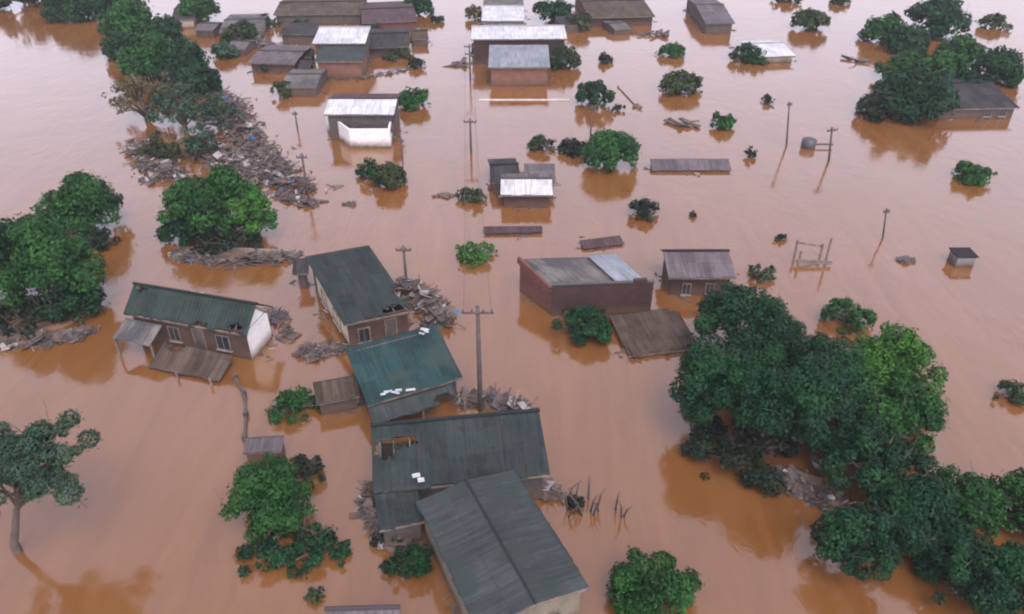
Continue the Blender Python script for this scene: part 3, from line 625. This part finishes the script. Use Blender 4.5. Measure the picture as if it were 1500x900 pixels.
TREES = [
 # left shore
 (78, 398, 66, 78, 'green', 'biggest broad green tree of the left shore clump', .95, {}),
 (12, 395, 50, 76, 'deep', 'dark tree cut by the left edge above the white rubbish', .95, {}),
 (108, 440, 36, 44, 'deep', 'dark lower tree at the right foot of the left shore clump', .8, {}),
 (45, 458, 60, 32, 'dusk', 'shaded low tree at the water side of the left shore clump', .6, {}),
 (120, 304, 52, 46, 'green', 'round green tree between the lake and the left shore clump', 1.1, {}),
 (146, 352, 23, 20, 'dusk', 'small dark tree at the foot of the round lakeside tree', .7, {}),
 (312, 300, 70, 56, 'green', 'large dense green tree above the long dark-roofed house', 1.1, {}),
 (372, 322, 34, 46, 'bright', 'bright yellow-green tree on the right side of the large dense tree', .9, {}),
 (275, 335, 34, 34, 'deep', 'dark tree on the lower left side of the large dense tree', .7, {}),
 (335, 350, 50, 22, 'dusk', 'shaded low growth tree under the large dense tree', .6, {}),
 # top left belt
 (40, -12, 60, 34, 'dusk', 'dark tree on the far bank in the top left corner', .8, {}),
 (112, 4, 48, 36, 'deep', 'dark tree second from the top left corner', .8, {}),
 (160, 2, 40, 34, 'deep', 'dark tree on the top edge where the tree belt meets the bank', .8, {}),
 (192, 44, 42, 42, 'green', 'green tree at the top of the lakeside tree belt', .9, {}),
 (222, 86, 42, 38, 'green', 'green tree in the middle of the lakeside tree belt', .9, {}),
 (262, 92, 38, 32, 'deep', 'deep green tree on the road side of the lakeside belt', .9, {}),
 (238, 52, 32, 26, 'deep', 'dark tree between the top belt tree and the low house on the road', .9, {}),
 (182, 72, 26, 24, 'deep', 'dark lake-side tree just under the top belt tree', .8, {}),
 (272, 128, 34, 22, 'dusk', 'drab tree at the foot of the belt above the pale thin tree', .8, {}),
 (212, 100, 28, 24, 'deep', 'dark tree on the lake side of the belt', .9, {}),
 (292, 120, 32, 26, 'deep', 'deep green tree at the lower end of the belt by the road', .9, {}),
 (290, 16, 28, 24, 'green', 'green tree left of the pale-roofed house at the top', .9, {}),
 (352, 52, 24, 20, 'olive', 'olive tree in front of the pale-roofed house at the top', .8, {}),
 (208, 146, 50, 38, 'brown', 'half-bare brownish tree above the rubble', 1.3, dict(sparse=True)),
 (264, 158, 48, 38, 'grey', 'grey-green thin tree above the rubble', 1.3, dict(sparse=True)),
 (318, 172, 34, 26, 'grey', 'pale thin tree beside the rubble and the road', 1.0, dict(sparse=True)),
 (292, 215, 30, 30, 'grey', 'grey thin tree in the middle of the rubble', 1.0, dict(sparse=True)),
 (235, 222, 34, 26, 'olive', 'thin olive tree at the lake side of the rubble', .9, dict(sparse=True)),
 # lower left
 (36, 690, 92, 82, 'grey', 'open grey-green tree with bare trunk at the lower left edge', 2.2, dict(sparse=True, trunk_at=(24, 808), trunk_r=.2, dens=2.2)),
 (394, 730, 62, 58, 'green', 'dense bright green tree below the tiny shed', 1.15, {}),
 (446, 688, 32, 24, 'dusk', 'small dark tree behind the dense green tree', .8, {}),
 (394, 800, 56, 42, 'deep', 'dark low tree at the foot of the dense green tree', .6, {}),
 # middle and top
 (868, 138, 30, 20, 'deep', 'small spreading tree right of the widest white-roofed house', 1.2, {}),
 (893, 224, 37, 34, 'green', 'largest round green tree in the centre block', .8, {}),
 (826, 88, 20, 20, 'olive', 'olive tree at the right end of the blue-grey roof', .8, {}),
 (812, 18, 28, 20, 'deep', 'dark tree behind the widest white roof', .9, {}),
 (848, 34, 18, 15, 'olive', 'small olive tree at the corner of the widest white roof', .9, {}),
 (612, 10, 24, 16, 'deep', 'dark tree at the top edge left of the street', .9, {}),
 (605, 147, 23, 19, 'green', 'round green tree right of the maroon-backed house', .7, {}),
 (572, 264, 25, 24, 'olive', 'pale drowned tree of the pair below the roofless white annex', .6, {}),
 (540, 252, 17, 20, 'deep', 'darker left tree of the pair below the roofless white annex', .6, {}),
 (855, 480, 43, 34, 'deep', 'round deep green tree in front of the brick building', .6, {}),
 (1188, 32, 26, 20, 'olive', 'cone-shaped drab tree alone at the top right', .7, {}),
 # right cluster
 (1330, 62, 30, 24, 'deep', 'dark tree between the lighter left tree and the round top tree of the grove', .9, {}),
 (1385, 105, 34, 28, 'green', 'green tree in the heart of the right-hand grove', .9, {}),
 (1425, 125, 30, 24, 'deep', 'dark tree touching the back of the brown weathered house', .9, {}),
 (1374, 30, 44, 32, 'deep', 'round dark tree at the top of the right-hand grove', .9, {}),
 (1295, 46, 30, 24, 'green', 'lighter tree at the left of the right-hand grove', .8, {}),
 (1408, 78, 30, 26, 'green', 'green tree in the middle of the right-hand grove', .8, {}),
 (1462, 104, 34, 32, 'deep', 'dark tree at the right of the grove above the brown house', .8, {}),
 (1332, 104, 42, 28, 'green', 'green tree behind the darkest grove tree', .9, {}),
 (1342, 142, 56, 48, 'deep', 'darkest tree of the grove, beside the brown house', .8, {}),
 (1290, 158, 34, 26, 'dusk', 'low dark tree at the lower left of the grove', .7, {}),
 # big right mass
 (1088, 482, 82, 64, 'deep', 'tall dark tree at the upper left of the big right clump', 1.7, {}),
 (1052, 568, 62, 66, 'deep', 'dark tree on the left side of the big right clump', 1.9, {}),
 (1150, 580, 84, 76, 'deep', 'largest dark tree in the middle of the big right clump', 2.3, {}),
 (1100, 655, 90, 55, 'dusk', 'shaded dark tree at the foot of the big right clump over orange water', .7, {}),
 (1130, 520, 60, 55, 'deep', 'dark tree between the tall upper-left tree and the largest one', 1.2, {}),
 (1192, 618, 66, 50, 'deep', 'dark tree just above the white rubbish in the big right clump', 1.7, {}),
 (1285, 590, 60, 55, 'green', 'green tree between the bright tree and the dark centre of the clump', 1.1, {}),
 (1212, 545, 50, 55, 'deep', 'dark tree between the largest tree and the bright one', 2.0, {}),
 (1305, 545, 62, 62, 'bright', 'bright green tree on the right side of the big clump', 1.1, {}),
 (1325, 615, 46, 56, 'green', 'green tree below the bright one on the right side of the big clump', .8, {}),
 (1268, 600, 56, 50, 'deep', 'dark tree behind the white rubbish in the big clump', 1.0, {}),
 (1240, 464, 40, 26, 'green', 'low olive tree reaching out above the bright tree', .8, {}),
 (1284, 682, 80, 62, 'deep', 'dark tree right of the white rubbish', 1.6, {}),
 (1254, 795, 56, 54, 'deep', 'dark tree leaning over the water below the white rubbish', 1.5, {}),
 (1420, 745, 68, 58, 'green', 'lighter green tree at the right of the lower clump', 1.1, {}),
 (1345, 760, 66, 62, 'deep', 'dark tree in the middle of the lower right clump', 1.0, {}),
 (1490, 740, 44, 50, 'green', 'green tree cut by the right edge', 1.0, {}),
 (1425, 850, 66, 64, 'deep', 'green tree at the bottom of the lower right clump', .9, {}),
 (1490, 850, 50, 70, 'deep', 'dark tree in the bottom right corner', 1.0, {}),
 (952, 862, 66, 60, 'green', 'round green tree at the bottom edge right of the grey roof', 1.0, {}),
]
for cx, cy, hw, hh, lf, lab, lift, kw in TREES:
    tree(cx, cy, hw, hh, lf, lab, lift=lift, group='trees standing in the flood', **kw)
BUSHES = [
 (440, 40, 18, 12, 'olive', 'olive bush behind the small dark flat house'),
 (470, 26, 20, 11, 'dusk', 'dark bush behind the bright white roof'),
 (545, 46, 20, 12, 'olive', 'olive bush behind the dark-roofed house at the top'),
 (582, 82, 24, 10, 'olive', 'olive hedge bush at the water side of the dark-roofed house'),
 (392, 34, 18, 14, 'olive', 'olive bush between the pale-roofed and the dark flat house'),
 (500, 8, 26, 10, 'dusk', 'dark bush on the top edge over the long brown house'),
 (640, 30, 9, 8, 'dusk', 'tiny dark bush at the top end of the street'),
 (695, 22, 12, 16, 'brown', 'brown leafless-looking bush left of the white and grey roofed house'),
 (905, 160, 12, 7, 'dusk', 'tiny drab bush beside the short drowned fence'),
 (330, 78, 20, 16, 'grey', 'grey-green bush left of the grey house by the road'),
 (462, 806, 50, 26, 'deep', 'dark spreading bush right of the low tree at lower left'),
 (462, 872, 15, 14, 'olive', 'small olive bush near the bottom roof edge'),
 (432, 596, 38, 26, 'green', 'green bush left of the small grey-brown shed'),
 (696, 373, 32, 19, 'bright', 'bright green bush alone in the street below the brown ridge'),
 (692, 290, 23, 17, 'olive', 'drab bush left of the white-sloped house'),
 (794, 214, 22, 15, 'olive', 'leftmost olive bush of the centre block'),
 (840, 218, 25, 16, 'dusk', 'grey-green bush between the olive bush and the largest round tree'),
 (886, 88, 11, 10, 'dusk', 'tiny dark bush right of the olive tree at the white-roofed house'),
 (985, 77, 22, 13, 'green', 'flat green bush below the dark wreckage at the top'),
 (995, 127, 32, 22, 'olive', 'large drab bush in the top right water'),
 (1058, 181, 20, 16, 'green', 'small round green bush above the long lilac-grey roof'),
 (1097, 82, 33, 17, 'deep', 'dark bush touching the white metal roof'),
 (610, 95, 14, 11, 'dusk', 'small dark bush in the street, top centre'),
 (400, 98, 26, 11, 'deep', 'low dark hedge bush in front of the grey house'),
 (415, 135, 15, 16, 'olive', 'olive bush below the pale grey shed'),
 (552, 68, 20, 13, 'olive', 'olive bush in front of the dark-roofed house'),
 (1457, 36, 22, 14, 'olive', 'lone olive bush in the top right corner water'),
 (1425, 257, 28, 21, 'green', 'scraggly green bush alone at the right'),
 (942, 310, 25, 19, 'dusk', 'dark round bush above the brick building'),
 (1115, 402, 24, 14, 'olive', 'olive bush behind the tall dark tree'),
 (1486, 580, 30, 22, 'olive', 'olive bush cut by the right edge'),
 (1230, 3, 16, 9, 'olive', 'small bush on the top edge, right half'),
 (1155, -2, 24, 8, 'dusk', 'dark bush on the top edge above the cone-shaped tree'),
 (770, 50, 0, 0, None, None),
 (1123, 148, 10, 8, 'dusk', 'tiny dark bush in open water above the thin pole'),
 (1145, 350, 9, 8, 'dusk', 'tiny dark treetop above the post frame'),
 (1100, 226, 8, 13, 'dusk', 'narrow dark treetop right of the long lilac-grey roof'),
 (1015, 316, 6, 6, 'dusk', 'tiny treetop above the small mauve-roofed house'),
 (560, 745, 22, 30, 'dusk', 'dark bush left of the grey cement roof'),
 (600, 830, 34, 34, 'deep', 'dark bush under the left eave of the nearest grey roof'),
 (570, 790, 24, 20, 'dusk', 'low dark bush beside the rubble left of the nearest grey roof'),
]
for cx, cy, hw, hh, lf, lab in BUSHES:
    if lf: bush(cx, cy, hw, hh, lf, lab, group='bushes and treetops above the flood')

# ------------------------------------------------------------------ poles
def utility_pole(px, py, hpx, label, arm=1.9, arms=1, r=.13, lean=0.0, yaw=0):
    p = at(px, py); m_ = mpp(px, py); h = hpx * m_ / math.cos(depress(px, py))
    root = empty('utility_pole', p, label, 'utility pole', 'utility poles in the flood'); root.rotation_euler = (0, lean, yaw)
    MB().tube([(0, 0, GZ), (0, 0, h * .5), (0, 0, h)], [r * 1.2, r, r * .75], 10).build('pole', DEADWOOD, root, True)
    for k in range(arms):
        z = h - .35 - k * .8
        MB().box((0, -r * 1.1, z), (arm, .1, .12)).build('crossarm', DEADWOOD, root)
        for x in (-.9, -.35, .35, .9):
            MB().tube([(x * arm / 2, -r * 1.1, z + .06), (x * arm / 2, -r * 1.1, z + .16), (x * arm / 2, -r * 1.1, z + .26)], [.03, .06, .035], 8).build('insulator', DARKMETAL, root)
    return root
utility_pole(704, 602, 138, 'nearest and tallest utility pole, right of the teal-roofed house', 1.9, 1, .15)
utility_pole(596, 420, 58, 'utility pole behind the dark mossy-roofed house', 1.2, 1, .11)
utility_pole(452, 290, 62, 'utility pole at the lower end of the rubble by the road', 1.0, 1, .12)
utility_pole(689, 118, 50, 'far utility pole in the street beside the widest white-roofed house', 1.4, 1, .12)
utility_pole(690, 222, 46, 'utility pole in the middle of the flooded street', 1.4, 1, .12)
utility_pole(865, 198, 42, 'thin utility pole below the small spreading tree', .8, 1, .09)
utility_pole(1152, 214, 62, 'slender leaning pole in open water right of the long roof', .5, 1, .1, -.13)
utility_pole(1214, 236, 48, 'pole beside the round wreck in open water', 1.1, 1, .12, -.13)
utility_pole(1293, 350, 44, 'slim pole standing alone at the right', .5, 1, .08, -.15)
utility_pole(436, 190, 26, 'short pole in the lake road beside the maroon-backed house', .6, 1, .09)
utility_pole(590, 240, 36, 'short street pole near the pale drowned tree', .6, 1, .07)

def cable(p, q, label):
    a, b = p, q; pts = [a.lerp(b, t / 14) - Vector((0, 0, 4 * .9 * (t / 14) * (1 - t / 14))) for t in range(15)]
    o = MB().tube([x - a for x in pts], [.014] * 15, 5).build('power_cable', DARKMETAL, None, True); o.location = a
    tag(o, label, 'cable', 'power cables along the street')
def top(px, py, hpx, dx):
    p = at(px, py); return p + Vector((dx, -.12, hpx * mpp(px, py) / math.cos(depress(px, py)) - .1))
for dx, w_ in ((-.8, 'left'), (.8, 'right')):
    cable(top(704, 602, 138, dx), top(690, 222, 46, dx * .7), w_ + ' power cable from the nearest pole up the flooded street')
    cable(top(690, 222, 46, dx * .7), top(689, 118, 50, dx * .7), w_ + ' power cable between the two far street poles')

# ------------------------------------------------------------------ rubble, fences, small things
RUBX = [plain('faded_blue_plastic', (.03, .08, .16), (.06, .14, .24), 2, .5), plain('faded_red_plastic', (.16, .04, .03), (.28, .08, .05), 2, .5)]
RUB = [plain('rubble_grey', (.030, .026, .026), (.09, .078, .078), 1.5, .85), plain('rubble_pale', (.16, .145, .14), (.34, .32, .31), 1.5, .8),
       plain('rubble_mauve', (.038, .029, .03), (.085, .066, .068), 1.5, .85), plain('rubble_brown', (.05, .035, .028), (.13, .09, .07), 1.5, .9)]
RUB += RUBX
def multi(name, pieces, parent=None):
    """one mesh out of boards, each given one of the rubble colours"""
    vs, fs, mi = [], [], []
    for mb, k in pieces:
        o = len(vs); vs += mb.v; fs += [tuple(i + o for i in f) for f in mb.f]; mi += [k] * len(mb.f)
    me = bpy.data.meshes.new(name); me.from_pydata(vs, [], fs); me.update()
    for r_ in RUB: me.materials.append(r_)
    me.polygons.foreach_set('material_index', mi)
    o = bpy.data.objects.new(name, me); COL.objects.link(o)
    if parent: o.parent = parent
    return o
def heap(path, wpx, n, hgt, seed, label, pale=.05, size=(.2, 1.3), name='debris_heap', mods=(0, 2, 3, 3)):
    n = int(n * 2.1)
    if seed in (8, 9, 7, 4): mods = (3, 3, 0); pale = .03
    rnd = random.Random(seed); pts = [at(*p) for p in path]; P0 = pts[0]; pcs = []
    for i in range(n):
        t = rnd.random() * (len(pts) - 1); k = min(int(t), len(pts) - 2); c = pts[k].lerp(pts[k + 1], t - k)
        w_ = wpx * mpp(*path[0]); g = max(-2, min(2, rnd.gauss(0, .55)))
        g2 = rnd.gauss(0, .55); x = c.x + g * w_; y = c.y + g2 * w_
        edge = math.exp(-(g * g + g2 * g2)); z = rnd.random() ** 1.4 * hgt * edge + .03
        L = rnd.uniform(*size); big = rnd.random() < .12; twig = rnd.random() < .35
        if twig: L *= 1.5
        sz = (L, rnd.uniform(.4, .95) if big else (rnd.uniform(.03, .06) if twig else rnd.uniform(.08, .24)), rnd.uniform(.03, .06))
        rot = Matrix.Rotation(rnd.uniform(0, 6.3), 3, 'Z') @ Matrix.Rotation(rnd.gauss(0, .33), 3, 'Y') @ Matrix.Rotation(rnd.gauss(0, .3), 3, 'X')
        pcs.append((MB().box(Vector((x, y, z)) - P0, sz, rot), 1 if rnd.random() < pale else (rnd.choice((4, 5)) if rnd.random() < .02 else rnd.choice(mods))))
    o = multi(name, pcs); o.location = P0; tag(o, label, 'debris heap', None, 'stuff'); return o
heap([(338, 150), (350, 185), (375, 220), (400, 250), (440, 285)], 22, 620, 1.3, 1, 'long rubble heap of broken boards along the lake road')
heap([(300, 215), (340, 240), (390, 265)], 26, 330, 1.0, 2, 'rubble between the thin trees and the road', .2)
heap([(205, 215), (225, 245), (255, 262)], 22, 260, 1.1, 3, 'grey broken boards on the lake side of the rubble', .2)
heap([(260, 372), (330, 385), (425, 378)], 14, 260, .5, 4, 'muddy boards under the large dense tree', .05)
heap([(585, 425), (620, 440), (650, 475)], 18, 260, 1.4, 5, 'tangled dark wreckage right of the mossy-roofed house', .10, mods=(0, 3, 3, 3))
heap([(680, 588), (720, 585), (765, 600)], 12, 140, .35, 6, 'floating boards around the nearest utility pole', .04, mods=(0, 3, 2, 3))
heap([(545, 720), (555, 765), (590, 800)], 14, 170, .9, 7, 'wreckage along the left wall of the nearest grey roof', .1)
heap([(1140, 700), (1180, 715), (1225, 740)], 18, 190, .6, 8, 'rubbish caught under the big right clump', .25)
heap([(0, 490), (60, 500), (130, 490)], 14, 170, .35, 9, 'rubbish caught along the left shore clump', .12)
heap([(440, 520), (470, 515), (500, 512)], 12, 90, .4, 10, 'boards floating between the long house and the teal roof', .05)
heap([(860, 30), (900, 38), (945, 22)], 10, 120, .6, 11, 'dark wreckage at the top edge beside the brown house', .1)
heap([(465, 300), (440, 296), (410, 290)], 8, 80, .3, 12, 'floating boards at the lower end of the rubble')
heap([(370, 62), (400, 70), (440, 78)], 14, 120, .6, 13, 'broken boards between the far houses at the top', .15)
heap([(795, 715), (800, 722), (812, 726)], 8, 60, .5, 14, 'broken boards at the right corner of the nearest grey roof', .05)
heap([(775, 360), (0, 0)][:1] * 2, 1, 1, .1, 15, 'scrap board')if False else None

heap([(262, 62), (300, 118), (335, 150)], 9, 120, .4, 16, 'thin line of driftwood along the road side of the tree belt', .05)
heap([(395, 455), (412, 470), (425, 500)], 10, 40, .2, 17, 'a little floating litter between the long house and the mossy house', .05)
heap([(620, 96), (560, 110), (480, 118)], 8, 60, .2, 18, 'litter floating below the dark-roofed house at the top', .1)
def wreck(px, py, wpx, label, seed, dark=True, n=9, h=.7, name='floating_debris', cat='debris'):
    rnd = random.Random(seed); p = at(px, py); W = wpx * mpp(px, py); pcs = []
    for i in range(n):
        rot = Matrix.Rotation(rnd.gauss(0, .5), 3, 'Z') @ Matrix.Rotation(rnd.gauss(0, .25), 3, 'Y')
        pcs.append((MB().box((rnd.gauss(0, W * .22), rnd.gauss(0, W * .1), rnd.uniform(.02, h) * .7), (W * rnd.uniform(.25, .6), rnd.uniform(.15, .7), rnd.uniform(.05, .25)), rot), rnd.choice((3, 3, 0, 2)) if dark else rnd.choice((1, 1, 0))))
    o = multi(name, pcs); o.location = p; return tag(o, label, cat, 'floating debris')
wreck(1000, 184, 52, 'dark floating wreckage left of the small round green bush', 1)
wreck(962, 52, 44, 'dark floating wreckage at the top above the flat green bush', 2)
wreck(678, 96, 44, 'dark boards drifting in the street beside the widest white roof', 3, h=.4)
wreck(1328, 384, 34, 'low broken frame floating at the right', 4, h=.4, n=6)
wreck(930, 157, 26, 'thin dark boards near the large drab bush', 5, h=.2, n=4)
wreck(512, 300, 26, 'small floating scrap below the pair of drowned trees', 6, h=.15, n=4)
wreck(650, 288, 40, 'grey boards left of the drab bush in the street', 7, h=.2, n=6)
for i, (x, y, w_) in enumerate([(1200, 692, 40), (1212, 738, 26), (1366, 826, 22), (50, 491, 22), (10, 512, 24), (215, 266, 18), (627, 452, 26), (560, 800, 14)]):
    lab = ['white broken sheets under the dark tree of the big right clump', 'small white sheet below the broken white sheets', 'white box between the lower right trees', 'white scrap by the left shore clump',
           'white rubbish at the left edge below the shore clump', 'white scrap at the lake end of the rubble', 'white sheet lying on the dark wreckage', 'white scrap left of the nearest grey roof'][i]
    o = wreck(x, y, w_, lab, 20 + i, False, 4, .3, 'white_scrap', 'scrap'); o.location.z = .6 if i < 2 else (1.3 if i == 6 else .05)
    o['group'] = 'white rubbish'

# litter the current has pushed against the walls
rnd = random.Random(99); pcs = []
for q in EDGES:
    for i in range(4):
        a_, b_ = q[i], q[(i + 1) % 4]; d_ = (b_ - a_); n_ = Vector((d_.y, -d_.x, 0)).normalized(); L_ = d_.length
        for _ in range(int(L_ * 3.2)):
            t = rnd.random(); 
            if math.sin(t * L_ * 1.3 + a_.x) < -.2: continue
            p = a_.lerp(b_, t) + n_ * abs(rnd.gauss(0, .45)); l_ = rnd.uniform(.08, .7) * (1 if rnd.random() < .8 else 1.8)
            pcs.append((MB().box((p.x, p.y, rnd.uniform(.0, .05)), (l_, rnd.uniform(.03, .22), .04), Matrix.Rotation(rnd.uniform(0, 6.3), 3, 'Z') @ Matrix.Rotation(rnd.gauss(0, .08), 3, 'Y')), 1 if rnd.random() < .05 else rnd.choice((3, 3, 0))))
tag(multi('floating_litter', pcs), 'small floating litter gathered along the drowned walls', 'litter', None, 'stuff')

# capsized boat-like trunk, post frame, tank, round wreck
def thing1(name, label, cat, px, py): return empty(name, at(px, py), label, cat)
r = thing1('drifting_trunk', 'dark curved tree trunk drifting left of the grove', 'tree trunk', 1254, 90)
MB().tube([(-1.6, 1.6, .35), (-.8, .5, .2), (.1, -.5, .15), (1.6, -1.1, .3)], [.16, .24, .28, .12], 8).build('trunk', DEADWOOD, r, True)
MB().tube([(.1, -.5, .2), (-.5, -.9, .5), (-1.2, -.6, .9)], [.14, .09, .04], 6).build('branch', DEADWOOD, r, True)
r = thing1('post_frame', 'broken wooden post frame in open water left of centre right', 'frame', 1190, 388)
for x, y, h in ((-1.2, 0, 1.3), (1.0, -.1, 2.6), (1.1, 1.4, 1.2), (-1.1, 1.4, 1.6)):
    MB().box((x, y, (h + GZ) / 2), (.14, .14, h - GZ)).build('post', TIMBER, r)
MB().beam((-1.5, -.12, .45), (1.5, -.2, .3), .1, .3).build('rail', TIMBER, r); MB().beam((-1.2, 1.5, 1.3), (1.2, 1.5, .9), .1, .14).build('rail', TIMBER, r)
r = thing1('water_tank', 'small grey tank shed standing in water at the right', 'tank', 1406, 386)
MB().box((0, 0, -.9), (1.5, 1.4, 3.8)).build('body', W_GREY, r); MB().box((0, 0, 1.04), (1.75, 1.6, .1)).build('lid', R_DIM, r)
MB().tube([(-.9, 0, GZ), (-.9, 0, 1.2)], [.05, .05], 8).build('pipe', DARKMETAL, r)
r = thing1('round_wreck', 'round dark tank on a beam beside the pole in open water', 'tank', 1190, 216)
MB().tube([(-.5, 0, -.4), (-.5, 0, .9), (-.5, 0, 1.1)], [.75, .8, .35], 16).build('tank', DARKMETAL, r, True)
MB().beam((.3, 0, .35), (2.2, 0, .35), .2, .16).build('beam', DEADWOOD, r)
r = thing1('bare_branches', 'dark bare branches sticking out of the water right of the nearest grey roof', 'branches', 870, 745)
rnd = random.Random(7); m = MB()
for i in range(16):
    x, y = rnd.uniform(-1.8, 1.6), rnd.uniform(-.6, .9); h = rnd.uniform(.5, 1.9); dx, dy = rnd.uniform(-.9, .9), rnd.uniform(-.4, .4)
    m.tube([(x, y, -.6), (x + dx * .4, y + dy, h * .6), (x + dx, y + dy * 1.3, h)], [.07, .05, .02], 6)
m.build('branch_tangle', DEADWOOD, r, True)
r = thing1('bare_branches', 'black leafless bush between the grey roof and the open water', 'branches', 842, 745)
bush(842, 738, 15, 14, 'dusk', 'small dark treetop beside the bare branches', group='bushes and treetops above the flood', dens=.6)
bpy.data.objects.remove(r)

def fence(path, label, h=.35, w=.12, mat=None, name='garden_wall', cat='wall', step=None, post=True):
    pts = [at(*p) for p in path]; root = empty(name, pts[0], label, cat); m = MB()
    for a, b in zip(pts, pts[1:]):
        m.beam(a - pts[0] + up * (h / 2 + GZ / 2), b - pts[0] + up * (h / 2 + GZ / 2), w, h - GZ)
    m.build('wall_run', mat or CONCRETE, root)
    if post:
        for p in pts: MB().box(p - pts[0] + up * ((h + .15 + GZ) / 2), (w * 1.7, w * 1.7, h + .15 - GZ)).build('post', mat or CONCRETE, root)
    return root
fence([(345, 556), (358, 580), (361, 610), (359, 645)], 'dark top of a drowned garden wall curving up from the tiny shed', .25, .16, DEADWOOD)
fence([(702, 147), (834, 147)], 'pale top of a drowned wall across the street block', .12, .14, WHITEPAINT, post=False)
fence([(905, 128), (935, 160)], 'short drowned fence right of the small spreading tree', .15, .08, TIMBER, 'fence', 'fence', post=True)
fence([(250, 378), (330, 368), (430, 372)], 'muddy wall top behind the long dark-roofed house', .35, .15, CONCRETE)

# scraps on roofs
SCRAP = plain('torn_pale_sheet', (.22, .22, .23), (.46, .46, .47), 4, .7, .3)
def on_roof(px, py, z, w_, label, mat, seed):
    rnd = random.Random(seed); p = at(px, py, z); m = MB()
    for k in range(3):
        m.box((rnd.uniform(-.5, .5), rnd.uniform(-.25, .25), .05 + k * .035), (w_ * rnd.uniform(.35, .8), rnd.uniform(.12, .3), .02), Matrix.Rotation(rnd.uniform(-.6, .6), 3, 'Z'))
    o = m.build('roof_scrap', mat, None); o.location = p; tag(o, label, 'scrap', 'scraps on the roofs')
on_roof(285, 431, 3.75, .9, 'white scrap on the ridge of the long dark-roofed house', SCRAP, 1)
on_roof(560, 577, 2.35, .6, 'white scrap at the left of the teal roof edge', SCRAP, 2)
on_roof(590, 573, 2.25, .8, 'pale scrap in the middle of the teal roof edge', SCRAP, 3)
on_roof(624, 487, 3.3, .8, 'white scrap at the top of the teal roof', SCRAP, 4)
on_roof(606, 700, 3.0, .6, 'pale scrap on the slate-green roof near the grey roof', SCRAP, 5)

bank(60, 485, 110, 22, .35); bank(150, 430, 40, 60, .15); bank(330, 372, 100, 22, .3); bank(270, 215, 90, 50, .1); bank(255, 50, 26, 18, .12); bank(1200, 720, 90, 30, .1); bank(160, 20, 180, 16, .15); bank(390, 262, 60, 22, .12); bank(235, 90, 46, 40, .2); bank(310, 140, 30, 30, .15)
ground(); water()

hm = bpy.data.materials.new('thin_haze'); hm.use_nodes = True; hn = hm.node_tree; hn.nodes.clear()
ho = hn.nodes.new('ShaderNodeOutputMaterial'); hv = hn.nodes.new('ShaderNodeVolumePrincipled'); hn.links.new(hv.outputs[0], ho.inputs['Volume'])
hv.inputs['Color'].default_value = (.86, .86, .92, 1); hv.inputs['Density'].default_value = .0003; hv.inputs['Anisotropy'].default_value = .1
hz = MB().box((0, 60, 17.5), (700, 640, 42)).build('haze', hm); tag(hz, None, None, None, 'stuff')
